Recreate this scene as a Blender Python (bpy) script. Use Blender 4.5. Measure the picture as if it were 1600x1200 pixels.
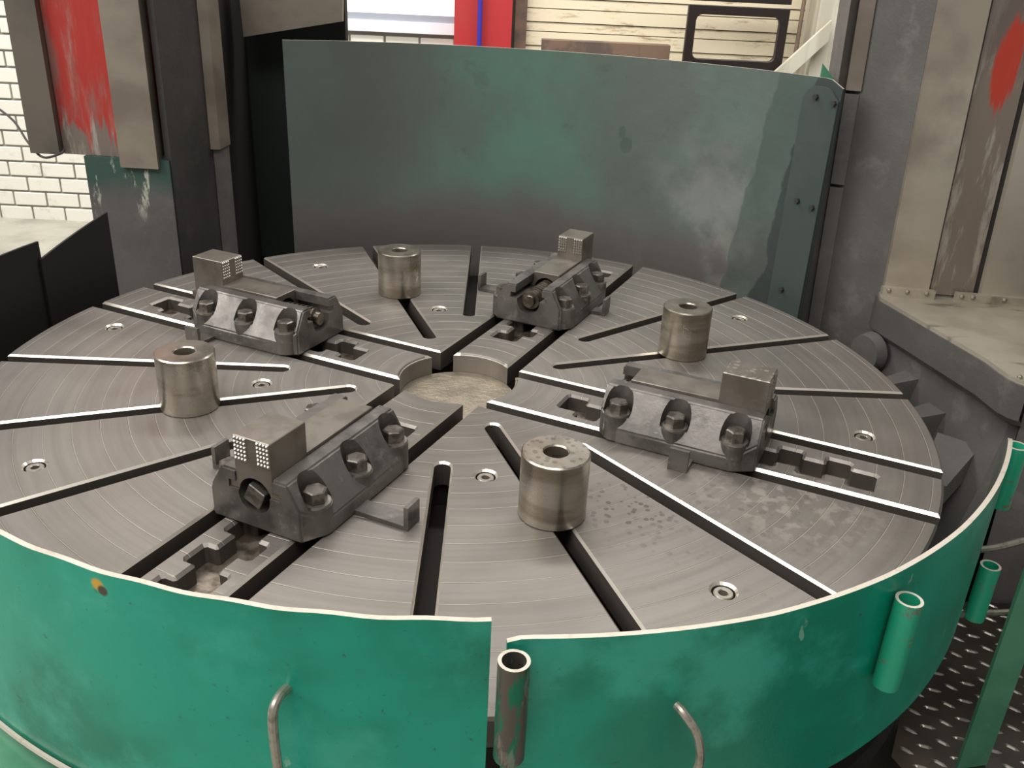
import bpy, bmesh, math, random
from mathutils import Vector, Matrix
random.seed(7)
R_ = math.radians
scene = bpy.context.scene
COL = scene.collection
for o in list(bpy.data.objects): bpy.data.objects.remove(o)

# ------------------------------------------------------------ camera, world, lights, exposure
cam_d = bpy.data.cameras.new('camera'); cam = bpy.data.objects.new('camera', cam_d); COL.objects.link(cam)
cx = Vector((0.99899669, 0.00823921, 0.04401962)); cy = Vector((-0.04330228, 0.42846306, 0.90252109)); cf = Vector((0.01142472, 0.90352173, -0.42838996))
M = Matrix((cx, cy, -cf)).transposed().to_4x4(); M.translation = Vector((0.097, -1.8423, 0.8614))
cam.matrix_world = M
cam_d.sensor_width = 36; cam_d.lens = 1433.4 / 1600 * 36; cam_d.clip_start = .02
scene.camera = cam
world = bpy.data.worlds.new('world'); scene.world = world; world.use_nodes = True
bg = world.node_tree.nodes['Background']; bg.inputs[0].default_value = (1.0, .985, .96, 1); bg.inputs[1].default_value = .29
def area(name, loc, target, sx, sy, power, col=(1, .98, .955)):
    d = bpy.data.lights.new(name, 'AREA'); d.shape = 'RECTANGLE'; d.size = sx; d.size_y = sy; d.energy = power; d.color = col
    o = bpy.data.objects.new(name, d); COL.objects.link(o); o.location = loc
    o.rotation_euler = (Vector(target) - Vector(loc)).to_track_quat('-Z', 'Y').to_euler(); return o
area('hall_window_light', (-3.8, -1.2, 3.2), (0, 0, 0), 3.0, 2.2, 145)
area('roof_light_front', (-.7, -2.5, 4.0), (-.1, -.2, 0), 3.2, 1.5, 125)
area('roof_light_back', (-.2, 2.0, 3.4), (-.2, 3.7, .1), 7.0, .8, 330)
scene.view_settings.view_transform = 'Standard'; scene.view_settings.look = 'None'
scene.view_settings.gamma = 1; scene.view_settings.use_curve_mapping = False
scene.view_settings.exposure = 0.0

TH = -0.4377   # direction of the first jaw track
# ------------------------------------------------------------ materials
def srgb(r, g, b):
    f = lambda c: ((c / 255 + .055) / 1.055) ** 2.4 if c / 255 > .04045 else c / 255 / 12.92
    return (f(r), f(g), f(b), 1)
class NM:
    def __init__(s, name, base, metallic=0., rough=.5):
        s.m = bpy.data.materials.new(name); s.m.use_nodes = True; s.t = s.m.node_tree; s.n = s.t.nodes
        s.b = s.n['Principled BSDF']; s.set('Metallic', metallic); s.set('Roughness', rough)
        s.set('Base Color', base); s.col = base; s._oc = None; s.h = None
    def set(s, k, v):
        if isinstance(v, bpy.types.NodeSocket): s.t.links.new(v, s.b.inputs[k])
        else: s.b.inputs[k].default_value = v
    def lk(s, v, sock):
        if isinstance(v, bpy.types.NodeSocket): s.t.links.new(v, sock)
        elif v is not None: sock.default_value = v
    def oc(s):
        if s._oc is None:
            g = s.n.new('ShaderNodeNewGeometry'); s._oc = g.outputs['Position']
        return s._oc
    def math(s, op, a, b=None, c=None, clamp=False):
        n = s.n.new('ShaderNodeMath'); n.operation = op; n.use_clamp = clamp
        s.lk(a, n.inputs[0]); s.lk(b, n.inputs[1]); s.lk(c, n.inputs[2]); return n.outputs[0]
    def vmul(s, v, sc):
        n = s.n.new('ShaderNodeVectorMath'); n.operation = 'MULTIPLY'; s.lk(v, n.inputs[0]); n.inputs[1].default_value = sc; return n.outputs[0]
    def xyz(s):
        n = s.n.new('ShaderNodeSeparateXYZ'); s.lk(s.oc(), n.inputs[0]); return n.outputs
    def noise(s, scale, detail=4, rough=.55, vec=None, stretch=None):
        n = s.n.new('ShaderNodeTexNoise'); v = vec or s.oc()
        if stretch: v = s.vmul(v, stretch)
        s.lk(v, n.inputs['Vector']); n.inputs['Scale'].default_value = scale
        n.inputs['Detail'].default_value = detail; n.inputs['Roughness'].default_value = rough; return n.outputs[0]
    def voro(s, scale, vec=None):
        n = s.n.new('ShaderNodeTexVoronoi'); s.lk(vec or s.oc(), n.inputs['Vector']); n.inputs['Scale'].default_value = scale; return n.outputs['Distance']
    def ramp(s, f, a, b, c0=0., c1=1., smooth=True):
        n = s.n.new('ShaderNodeMapRange'); n.clamp = True
        if smooth: n.interpolation_type = 'SMOOTHSTEP'
        s.lk(f, n.inputs['Value']); n.inputs['From Min'].default_value = a; n.inputs['From Max'].default_value = b
        n.inputs['To Min'].default_value = c0; n.inputs['To Max'].default_value = c1; return n.outputs[0]
    def dist(s, p, r0, r1, stretch=(1, 1, 1)):
        n = s.n.new('ShaderNodeVectorMath'); n.operation = 'SUBTRACT'; s.lk(s.oc(), n.inputs[0]); n.inputs[1].default_value = p
        v = s.vmul(n.outputs[0], stretch)
        l = s.n.new('ShaderNodeVectorMath'); l.operation = 'LENGTH'; s.lk(v, l.inputs[0]); return s.ramp(l.outputs['Value'], r0, r1, 1, 0)
    def mix(s, fac, col):
        n = s.n.new('ShaderNodeMix'); n.data_type = 'RGBA'; s.lk(fac, n.inputs[0])
        s.lk(s.col, n.inputs[6]); s.lk(col, n.inputs[7]); s.col = n.outputs[2]; s.set('Base Color', s.col); return s
    def bump(s, h, strength=.5, dist=.002):
        n = s.n.new('ShaderNodeBump'); s.lk(h, n.inputs['Height']); n.inputs['Strength'].default_value = strength; n.inputs['Distance'].default_value = dist
        if s.h is not None: s.t.links.new(s.h, n.inputs['Normal'])
        s.h = n.outputs[0]; s.set('Normal', s.h); return s

def painted(name, base, alt, dark, rough=.45, scale=3., bump=.15, alt_amt=(.42, .62), dirt=(.6, .75), spec=.5):
    m = NM(name, base, 0, rough)
    m.mix(m.ramp(m.noise(scale, 5), *alt_amt), alt)
    m.mix(m.math('MULTIPLY', m.ramp(m.noise(scale * 2.7, 8, .7), *dirt), .6), dark)
    m.set('Specular IOR Level', spec)
    m.bump(m.noise(60, 3), bump, .002); return m

def build_materials():
    D = {}
    # face plate steel
    def plate(name, base, alt, rings=True):
        m = NM(name, base, .62, .46)
        x = m.xyz()
        r = m.math('SQRT', m.math('ADD', m.math('MULTIPLY', x[0], x[0]), m.math('MULTIPLY', x[1], x[1])))
        rv = m.n.new('ShaderNodeCombineXYZ'); m.lk(m.math('MULTIPLY', r, 1.), rv.inputs[0]); m.lk(m.math('MULTIPLY', m.math('ARCTAN2', x[1], x[0]), .02), rv.inputs[1])
        m.mix(m.ramp(m.noise(2.2, 5), .40, .65), alt)
        m.mix(m.math('MULTIPLY', m.ramp(m.noise(55, 4, .6, vec=rv.outputs[0]), .35, .7), .28), srgb(98, 90, 82))
        # dried coolant spots beside the front right jaw
        msk = m.dist((.47, -.52, 0), .05, .34)
        sp = m.ramp(m.voro(48), .22, .34, 1, 0)
        m.mix(m.math('MULTIPLY', m.math('MULTIPLY', m.math('MULTIPLY', msk, sp), m.ramp(m.noise(14, 4), .45, .6)), .4), srgb(84, 78, 70))
        msk2 = m.dist((.33, -.50, 0), .03, .13)
        sp2 = m.ramp(m.voro(62), .25, .33, 1, 0)
        m.mix(m.math('MULTIPLY', m.math('MULTIPLY', msk2, sp2), .6), srgb(70, 64, 58))
        m.mix(m.math('MULTIPLY', m.math('MULTIPLY', m.dist((.62, -.43, 0), .04, .25), m.ramp(m.noise(34, 5), .5, .6)), .4), srgb(188, 180, 168))
        m.set('Roughness', m.ramp(m.noise(6, 6), .3, .7, .42, .54))
        if rings:
            f = m.math('DIVIDE', m.math('SUBTRACT', r, .03), .05)
            d = m.math('MULTIPLY', m.math('ABSOLUTE', m.math('SUBTRACT', m.math('FRACT', m.math('ADD', f, .5)), .5)), .05)
            g = m.ramp(d, .0003, .0013, 0, 1)
            m.bump(g, .9, .0011)
            m.mix(m.math('MULTIPLY', m.math('SUBTRACT', 1., g), .55), srgb(214, 204, 188))  # pale tint paints the glint that the scribed grooves catch
        m.bump(m.noise(600, 2, .5, vec=rv.outputs[0]), .06, .001)
        m.bump(m.noise(90, 4), .04, .001)
        tn = m.n.new('ShaderNodeCombineXYZ'); m.lk(m.math('MULTIPLY', x[1], -1.), tn.inputs[0]); m.lk(x[0], tn.inputs[1])
        m.set('Tangent', tn.outputs[0]); m.set('Anisotropic', .2)
        return m.m
    D['plate'] = plate('faceplate_steel', srgb(142, 136, 129), srgb(130, 125, 118))
    D['chamfer'] = NM('chamfer_bright_steel', srgb(226, 218, 204), .8, .3).m
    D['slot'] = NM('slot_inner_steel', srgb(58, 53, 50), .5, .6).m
    D['slot_wall'] = NM('darkened_slot_wall', srgb(92, 86, 80), .5, .5).m  # slot walls coloured darker than the plate top, deepening the recesses
    m = NM('pocket_floor_steel', srgb(150, 140, 126), .6, .35); m.mix(m.ramp(m.noise(30, 5), .4, .6), srgb(104, 94, 82)); m.bump(m.noise(40, 4), .35, .003); D['pocket'] = m.m
    m = NM('hub_floor_steel', srgb(188, 176, 156), .7, .3); m.mix(m.ramp(m.noise(22, 6), .4, .62), srgb(168, 157, 139)); m.bump(m.noise(70, 5, .7), .5, .004); D['hub'] = m.m
    # jaws
    m = NM('jaw_cast_steel', srgb(120, 115, 110), .62, .42); m.mix(m.ramp(m.noise(14, 6), .42, .65), srgb(92, 88, 84))
    m.mix(m.math('MULTIPLY', m.ramp(m.noise(45, 5, .7), .55, .7), .4), srgb(160, 156, 150)); m.bump(m.noise(120, 4), .22, .0015); m.bump(m.noise(25, 3), .15, .003)
    m.set('Roughness', m.ramp(m.noise(20, 5), .3, .7, .34, .5)); D['jaw'] = m.m
    m = NM('jaw_slide_steel', srgb(142, 134, 124), .75, .42); m.mix(m.ramp(m.noise(18, 5), .4, .65), srgb(124, 116, 106)); m.bump(m.noise(160, 3), .08, .001)
    D['slide'] = m.m
    D['teeth'] = NM('serration_steel', srgb(176, 170, 162), .8, .35).m
    m = NM('bolt_steel', srgb(128, 122, 114), .8, .35); m.mix(m.ramp(m.noise(60, 4), .45, .6), srgb(96, 90, 84)); D['bolt'] = m.m
    m = NM('washer_steel', srgb(170, 164, 156), .85, .3); D['washer'] = m.m
    m = NM('screw_steel', srgb(126, 116, 104), .8, .35); m.mix(m.ramp(m.noise(50, 4), .4, .6), srgb(92, 84, 76)); D['screw'] = m.m
    m = NM('socket_screw_steel', srgb(160, 153, 143), .8, .4); D['sock'] = m.m
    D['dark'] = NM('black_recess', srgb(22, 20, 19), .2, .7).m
    # bushings
    def bush(name, spots):
        m = NM(name, srgb(186, 178, 166), .9, .30)
        m.mix(m.ramp(m.noise(6, 4, stretch=(1, 1, 5)), .4, .65), srgb(150, 140, 124))
        if spots:
            m.mix(m.math('MULTIPLY', m.math('MULTIPLY', m.ramp(m.voro(70), .28, .36, 1, 0), m.ramp(m.xyz()[2], .117, .1195)), .45), srgb(96, 90, 80))
        m.bump(m.noise(10, 3, stretch=(2, 2, 90)), .12, .001); m.set('Roughness', m.ramp(m.noise(18, 5), .3, .7, .24, .38)); return m.m
    D['bush'] = bush('turned_steel', False); D['bush_spot'] = bush('turned_steel_spotted', True)
    # guard paint
    def green(name, c0, c1, c2):
        m = NM(name, c0, 0, .36)
        m.mix(m.ramp(m.noise(2.6, 4), .42, .6), c1)
        m.mix(m.math('MULTIPLY', m.ramp(m.noise(5.5, 6, .6), .5, .68), .75), c2)
        m.mix(m.math('MULTIPLY', m.ramp(m.noise(70, 6, .75), .625, .69), .7), srgb(50, 76, 64))
        m.mix(m.math('MULTIPLY', m.ramp(m.noise(38, 3, .5, stretch=(1, 1, .5)), .73, .76), .6), srgb(150, 190, 170))
        m.bump(m.noise(35, 5, .7), .22, .003); m.bump(m.noise(150, 3), .12, .0012); return m
    g = green('green_guard_paint', srgb(2, 156, 128), srgb(0, 128, 102), srgb(54, 172, 146))
    g.mix(g.dist((-.357, -.993, .181), .005, .011, (1, 1, 1)), srgb(206, 160, 50)); g.mix(g.dist((-.351, -.995, .174), .005, .009), srgb(70, 60, 46))
    D['green'] = g.m
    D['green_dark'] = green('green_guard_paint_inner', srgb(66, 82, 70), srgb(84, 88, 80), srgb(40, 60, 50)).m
    m = NM('bare_sheet_edge', srgb(206, 198, 182), .35, .4); m.mix(m.math('MULTIPLY', m.ramp(m.noise(45, 6, .7), .5, .7), .6), srgb(176, 160, 132)); D['edge'] = m.m
    # back shield
    m = NM('shield_paint', srgb(98, 114, 105), .05, .5)
    m.mix(m.ramp(m.noise(2.4, 5), .38, .62), srgb(94, 104, 97))
    m.mix(m.math('MULTIPLY', m.dist((.12, 1.1, .42), .05, .5), .55), srgb(84, 136, 116))
    m.mix(m.math('MULTIPLY', m.ramp(m.noise(1.7, 6, .6), .46, .60), .5), srgb(96, 95, 90))
    m.mix(m.math('MULTIPLY', m.dist((-.55, .95, .5), .1, .55), .5), srgb(76, 80, 78))
    z = m.xyz()[2]
    zz = m.math('ADD', z, m.math('MULTIPLY', m.noise(3.0, 5), .30))
    m.mix(m.ramp(zz, .20, .36, .92, 0), srgb(98, 91, 88))
    m.mix(m.math('MULTIPLY', m.ramp(m.noise(13, 5, .6), .62, .68), .35), srgb(80, 94, 86)); m.mix(m.math('MULTIPLY', m.math('MULTIPLY', m.dist((.75, .85, .12), .1, .4), m.ramp(m.noise(4, 6), .45, .6)), .5), srgb(150, 152, 146))  # last mix paints a bright sheen low on the right
    m.mix(m.math('MULTIPLY', m.dist((.445, 1.005, .335), .017, .022, (1, 1, .8)), .5), srgb(70, 86, 78)); m.mix(m.math('MULTIPLY', m.dist((.43, 1.01, .372), .009, .014, (1, 1, .6)), .5), srgb(70, 86, 78))
    # the oil-dark band along the right end, with its own ragged border
    xx = m.math('ADD', m.math('SUBTRACT', m.xyz()[0], m.math('MULTIPLY', z, .10)), m.math('MULTIPLY', m.noise(4, 4), .10))
    m.mix(m.ramp(xx, .80, .805, 0, .6), srgb(66, 82, 75)); m.mix(m.ramp(xx, .875, .88, 0, .8), srgb(52, 60, 58))
    m.bump(m.noise(7, 4), .3, .012); m.bump(m.noise(160, 3), .12, .0012); D['shield'] = m.m
    D['flange'] = painted('shield_flange_paint', srgb(66, 76, 72), srgb(74, 82, 78), srgb(52, 57, 54), .5).m
    # castings
    def cast(name, a, b, c, rough=.55, bump=.3):
        m = NM(name, a, .1, rough); m.mix(m.ramp(m.noise(3, 5), .4, .62), b)
        m.mix(m.math('MULTIPLY', m.ramp(m.noise(11, 7, .65), .52, .7), .5), c); m.bump(m.noise(130, 3), bump, .002); m.bump(m.noise(12, 4), bump, .008); return m
    D['cast'] = cast('grey_casting', srgb(102, 99, 95), srgb(91, 88, 85), srgb(124, 120, 114)).m
    D['cast_dark'] = cast('dark_grey_casting', srgb(62, 59, 57), srgb(54, 52, 50), srgb(74, 70, 66)).m
    m = cast('column_foot_casting', srgb(92, 90, 88), srgb(80, 78, 77), srgb(104, 100, 98))
    zz = m.math('ADD', m.xyz()[2], m.math('MULTIPLY', m.noise(9, 4), .06))
    m.mix(m.math('MULTIPLY', m.ramp(zz, .20, .27), .9), srgb(44, 76, 66))
    m.mix(m.math('MULTIPLY', m.ramp(m.noise(5, 6, .7, stretch=(3.5, 3.5, .9)), .57, .63), m.ramp(m.xyz()[2], .08, .18)), srgb(170, 172, 158)); D['foot'] = m.m
    m = NM('way_strip_steel', srgb(158, 148, 134), .55, .38); m.mix(m.ramp(m.noise(3.2, 4, stretch=(1, 1, 1.6)), .4, .62), srgb(136, 124, 112)); m.mix(m.math('MULTIPLY', m.ramp(m.noise(6, 5), .56, .72), .5), srgb(104, 96, 88)); m.bump(m.noise(40, 3), .06, .002)
    D['strip'] = m.m
    m = NM('way_strip_bright', srgb(190, 180, 163), .5, .38); m.mix(m.ramp(m.noise(3.2, 4, stretch=(1, 1, 1.6)), .4, .62), srgb(172, 160, 144)); m.mix(m.math('MULTIPLY', m.ramp(m.noise(5, 5), .56, .72), .45), srgb(128, 116, 104)); m.bump(m.noise(40, 3), .06, .002); D['strip_l'] = m.m
    m = NM('jaw_slide_speckled', srgb(142, 134, 124), .75, .42); m.mix(m.ramp(m.noise(18, 5), .4, .65), srgb(124, 116, 106)); m.mix(m.math('MULTIPLY', m.math('MULTIPLY', m.ramp(m.voro(75), .30, .4, 1, 0), m.ramp(m.xyz()[2], .161, .1625)), .6), srgb(186, 178, 166)); D['slide_spot'] = m.m
    m = NM('way_strip_shaded', srgb(118, 110, 100), .5, .42); m.mix(m.ramp(m.noise(3, 4), .4, .62), srgb(98, 93, 86)); D['strip2'] = m.m  # darker copy of the strip steel, shade put into its colour
    def red(name, zedge, amp):
        m = NM(name, srgb(128, 116, 108), .4, .45)
        m.mix(m.ramp(m.noise(7, 6, .7, stretch=(4, 4, .6)), .5, .62), srgb(170, 160, 150))
        zz = m.math('ADD', m.xyz()[2], m.math('MULTIPLY', m.noise(9, 4, stretch=(3, 3, .35)), amp))
        m.mix(m.math('MULTIPLY', m.ramp(zz, zedge, zedge + .04), m.ramp(m.noise(6, 6, .65, stretch=(3, 3, .5)), .36, .58, .25, .95)), srgb(184, 56, 48)); m.bump(m.noise(30, 4), .2, .003); return m.m
    D['red'] = red('way_face_red', .56, .42)
    m = NM('way_face_red_right', srgb(134, 122, 110), .4, .45)
    m.mix(m.ramp(m.noise(7, 6, .7, stretch=(4, 4, .6)), .5, .62), srgb(172, 162, 150))
    m.mix(m.math('MULTIPLY', m.ramp(m.xyz()[2], .60, .72), .7), srgb(104, 92, 86))
    nz = m.math('MULTIPLY', m.noise(9, 4, stretch=(4, 4, .5)), 1.0)
    def blob(c, st, k):
        d = m.math('ADD', m.dist(c, 0., 1.5, st), m.math('MULTIPLY', m.noise(16, 6, .7, stretch=(5, 5, .45)), .9))
        return m.math('MULTIPLY', m.ramp(d, .80, 1.05), k)
    m.mix(blob((1.285, .51, .66), (26, 1, 7.5), .95), srgb(196, 66, 48)); m.mix(blob((1.325, .50, .84), (26, 1, 8), .6), srgb(160, 50, 48)); m.bump(m.noise(30, 4), .2, .003); D['red_r'] = m.m
    # building
    m = NM('white_brick_paint', srgb(226, 224, 212), 0, .6); m.mix(m.ramp(m.noise(9, 6, .7), .55, .7), srgb(206, 202, 188)); m.bump(m.noise(50, 5), .35, .003); D['brick'] = m.m
    D['mortar'] = NM('mortar', srgb(150, 148, 138), 0, .8).m
    m = NM('concrete_floor', srgb(176, 172, 158), 0, .6); m.mix(m.ramp(m.noise(2.5, 6), .4, .65), srgb(150, 146, 134)); m.mix(m.ramp(m.noise(14, 6, .7), .58, .72), srgb(196, 192, 178)); m.bump(m.noise(30, 5), .15, .003); D['floor'] = m.m
    m = NM('cream_board_paint', srgb(214, 202, 174), 0, .6); m.mix(m.ramp(m.noise(3.5, 6, .7, stretch=(1, 1, 5)), .54, .68), srgb(160, 138, 108)); D['board'] = m.m
    D['red_post'] = painted('red_post_paint', srgb(166, 42, 44), srgb(160, 50, 48), srgb(142, 38, 38), .5).m
    D['blue'] = NM('blue_pipe_paint', srgb(52, 48, 150), 0, .4).m
    D['frame'] = NM('black_frame_paint', srgb(34, 26, 24), .1, .45).m
    m = NM('rusty_steel', srgb(118, 96, 80), .2, .6); m.mix(m.ramp(m.noise(6, 6), .45, .6), srgb(92, 78, 70)); D['rust'] = m.m
    D['sill'] = NM('white_sill_paint', srgb(222, 224, 228), 0, .5).m
    D['grey_trim'] = NM('window_grey_trim', srgb(150, 154, 164), 0, .5).m
    m = NM('window_daylight_pane', srgb(250, 252, 255), 0, .2); m.set('Emission Color', (1, 1, 1, 1)); m.set('Emission Strength', 1.3); D['pane'] = m.m
    m = NM('cream_pillar_paint', srgb(196, 192, 174), 0, .55); m.mix(m.ramp(m.noise(2, 5, stretch=(6, 6, .5)), .45, .6), srgb(176, 170, 152)); D['pillar'] = m.m
    m = NM('tread_plate_steel', srgb(76, 70, 62), .55, .42); m.mix(m.ramp(m.noise(6, 6), .42, .62), srgb(58, 53, 47)); m.mix(m.math('MULTIPLY', m.ramp(m.noise(4, 5), .56, .7), .6), srgb(92, 76, 54)); D['tread'] = m.m
    D['tread_bar'] = NM('tread_bar_worn', srgb(150, 144, 134), .75, .35).m
    m = NM('bracket_green', srgb(74, 134, 104), 0, .4); m.mix(m.ramp(m.noise(6, 5), .4, .6), srgb(88, 148, 116)); m.mix(m.math('MULTIPLY', m.ramp(m.noise(60, 5, .7), .62, .7), .6), srgb(120, 150, 125)); D['leaf'] = m.m
    m = NM('worn_tube_paint', srgb(98, 92, 84), .5, .4); m.mix(m.ramp(m.noise(16, 6, .75, stretch=(3, 3, .6)), .50, .57), srgb(24, 120, 92)); m.mix(m.math('MULTIPLY', m.ramp(m.noise(30, 5, .7, stretch=(2, 2, .5)), .52, .62), .6), srgb(156, 148, 138)); m.bump(m.noise(60, 4), .3, .002); D['tube'] = m.m
    m = NM('green_tube_paint', srgb(34, 158, 122), 0, .4); m.mix(m.ramp(m.noise(40, 5, .75), .58, .64), srgb(110, 112, 98)); D['tube_green'] = m.m
    m = NM('bare_rod', srgb(176, 170, 156), .7, .35); m.mix(m.math('MULTIPLY', m.ramp(m.noise(90, 5), .45, .7), .6), srgb(112, 106, 94)); D['rod'] = m.m
    m = NM('ledge_steel', srgb(196, 187, 170), .45, .42); m.mix(m.ramp(m.noise(5, 5), .4, .6), srgb(176, 167, 150)); m.mix(m.math('MULTIPLY', m.ramp(m.noise(8, 5, stretch=(1, 3, 1)), .6, .7), .6), srgb(104, 96, 86)); m.bump(m.noise(10, 3), .15, .006); D['ledge'] = m.m
    D['housing_green'] = NM('housing_green_shaded', srgb(16, 26, 22), 0, .7).m  # green taken almost to black, shade put into the colour
    D['black'] = NM('shade_black_sheet', srgb(20, 18, 15), 0, .62).m  # deep shade put into the colour of screen, column back and housing
    m = NM('cable_rubber', srgb(60, 56, 54), 0, .6); D['cable'] = m.m
    return D
MT = build_materials()

# ------------------------------------------------------------ helpers
def finish(bm, name, mats, parent=None, smooth=False, loc=None, bev=0, keep=False):
    if bev:
        bmesh.ops.bevel(bm, geom=[e for e in bm.edges if e.is_manifold and e.calc_face_angle(0) > .4], offset=bev, segments=1, affect='EDGES', clamp_overlap=True)
    bmesh.ops.recalc_face_normals(bm, faces=bm.faces)
    me = bpy.data.meshes.new(name); bm.to_mesh(me); bm.free()
    return link_mesh(me, name, mats, parent, smooth)
def link_mesh(me, name, mats, parent=None, smooth=False):
    if not isinstance(mats, (list, tuple)): mats = [mats]
    for m in mats: me.materials.append(MT[m] if isinstance(m, str) else m)
    if smooth:
        me.shade_smooth()
        bmx = bmesh.new(); bmx.from_mesh(me)
        for e in bmx.edges:
            if not e.is_manifold or e.calc_face_angle(0) > R_(32): e.smooth = False
        bmx.to_mesh(me); bmx.free()
    o = bpy.data.objects.new(name, me); COL.objects.link(o)
    if parent: o.parent = parent
    return o
def thing(name, label, cat, loc=(0, 0, 0), rz=0, group=None):
    o = bpy.data.objects.new(name, None); o.empty_display_size = .05; COL.objects.link(o); o.location = loc; o.rotation_euler = (0, 0, rz)
    return tag(o, label, cat, group)
def tag(o, label, cat, group=None):
    o['label'] = label; o['category'] = cat
    if group: o['group'] = group
    return o
def struct(o): o['kind'] = 'structure'; return o
def prism(pts, z0, z1, bm=None):
    bm = bm or bmesh.new()
    a = [bm.verts.new((p[0], p[1], z0)) for p in pts]; b = [bm.verts.new((p[0], p[1], z1)) for p in pts]
    n = len(pts); bm.faces.new(a[::-1]); bm.faces.new(b)
    for i in range(n): bm.faces.new((a[i], a[(i + 1) % n], b[(i + 1) % n], b[i]))
    return bm
def box(x0, x1, y0, y1, z0, z1, bm=None): return prism([(x0, y0), (x1, y0), (x1, y1), (x0, y1)], z0, z1, bm)
def frustum(p, r0, r1, z0, z1, n=24, bm=None, axis=None, rot=0):
    bm = bm or bmesh.new(); A = []
    ax = axis or 'z'
    for r, z in ((r0, z0), (r1, z1)):
        ring = []
        for i in range(n):
            t = 2 * math.pi * i / n + rot; c, s = math.cos(t) * r, math.sin(t) * r
            ring.append(bm.verts.new((p[0] + c, p[1] + s, z) if ax == 'z' else (z, p[1] + c, p[2] + s)))
        A.append(ring)
    bm.faces.new(A[0][::-1]); bm.faces.new(A[1])
    for i in range(n): bm.faces.new((A[0][i], A[0][(i + 1) % n], A[1][(i + 1) % n], A[1][i]))
    return bm
def lathe(prof, n=48, closed=True, bm=None, c=(0, 0)):
    bm = bm or bmesh.new(); rings = []
    for r, z in prof: rings.append([bm.verts.new((c[0] + r * math.cos(2 * math.pi * i / n), c[1] + r * math.sin(2 * math.pi * i / n), z)) for i in range(n)])
    m = len(prof)
    for k in range(m if closed else m - 1):
        a, b = rings[k], rings[(k + 1) % m]
        for i in range(n): bm.faces.new((a[i], a[(i + 1) % n], b[(i + 1) % n], b[i]))
    return bm
def tube(path, r, n=8, bm=None):
    bm = bm or bmesh.new(); P = [Vector(p) for p in path]; rings = []
    up = Vector((0, 0, 1)); prev = None
    for i, p in enumerate(P):
        d = (P[min(i + 1, len(P) - 1)] - P[max(i - 1, 0)]).normalized()
        u = (prev - d * prev.dot(d)).normalized() if prev is not None else (d.cross(up) if d.cross(up).length > .05 else d.cross(Vector((0, 1, 0)))).normalized()
        prev = u
        v = d.cross(u)
        rings.append([bm.verts.new(p + (u * math.cos(2 * math.pi * k / n) + v * math.sin(2 * math.pi * k / n)) * r) for k in range(n)])
    bm.faces.new(rings[0][::-1]); bm.faces.new(rings[-1])
    for a, b in zip(rings, rings[1:]):
        for k in range(n): bm.faces.new((a[k], a[(k + 1) % n], b[(k + 1) % n], b[k]))
    return bm
def smooth_path(pts, k=6):
    out = []; P = [Vector(p) for p in pts]
    for i in range(len(P) - 1):
        p0, p1, p2, p3 = P[max(i - 1, 0)], P[i], P[i + 1], P[min(i + 2, len(P) - 1)]
        for j in range(k):
            t = j / k; out.append(.5 * ((2 * p1) + (p2 - p0) * t + (2 * p0 - 5 * p1 + 4 * p2 - p3) * t * t + (3 * p1 - p0 - 3 * p2 + p3) * t ** 3))
    out.append(P[-1]); return out
def slab2d(name, polys, z0, z1, bev, mats, parent, lat=None):
    """flat plate with holes and chamfered rims out of closed outlines"""
    cu = bpy.data.curves.new(name, 'CURVE'); cu.dimensions = '2D'; cu.fill_mode = 'BOTH'
    for poly in polys:
        sp = cu.splines.new('POLY'); sp.points.add(len(poly) - 1); sp.use_cyclic_u = True
        for q, p in zip(sp.points, poly): q.co = (p[0], p[1], 0, 1)
    cu.bevel_depth = bev; cu.bevel_resolution = 0; cu.offset = -bev; cu.extrude = (z1 - z0) / 2 - bev
    t = bpy.data.objects.new('tmp', cu); COL.objects.link(t)
    dg = bpy.context.evaluated_depsgraph_get(); me = bpy.data.meshes.new_from_object(t.evaluated_get(dg))
    bpy.data.objects.remove(t); me.name = name
    me.transform(Matrix.Translation((0, 0, (z0 + z1) / 2)))
    o = link_mesh(me, name, mats, parent); me.shade_flat()
    if isinstance(mats, (list, tuple)):
        for p in me.polygons:
            if .3 < p.normal.z < .93 and math.hypot(p.center.x, p.center.y) < .985 and (lat is None or lat(p.center)): p.material_index = 1
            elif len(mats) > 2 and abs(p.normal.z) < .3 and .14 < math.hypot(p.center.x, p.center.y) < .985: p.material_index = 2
    return o
def boolean(base_bm, ops):
    objs = []
    def mk(bm):
        bmesh.ops.recalc_face_normals(bm, faces=bm.faces)
        me = bpy.data.meshes.new('t'); bm.to_mesh(me); bm.free(); o = bpy.data.objects.new('t', me); COL.objects.link(o); objs.append(o); return o
    b = mk(base_bm)
    for kind, bm in ops:
        c = mk(bm); md = b.modifiers.new('b', 'BOOLEAN'); md.operation = kind; md.object = c; md.solver = 'EXACT'
    dg = bpy.context.evaluated_depsgraph_get(); me = bpy.data.meshes.new_from_object(b.evaluated_get(dg))
    for o in objs: bpy.data.objects.remove(o)
    return me
def rotp(p, a): return (p[0] * math.cos(a) - p[1] * math.sin(a), p[0] * math.sin(a) + p[1] * math.cos(a))
def arc(r, a0, a1, n):
    return [(r * math.cos(a0 + (a1 - a0) * i / n), r * math.sin(a0 + (a1 - a0) * i / n)) for i in range(n + 1)]

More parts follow.
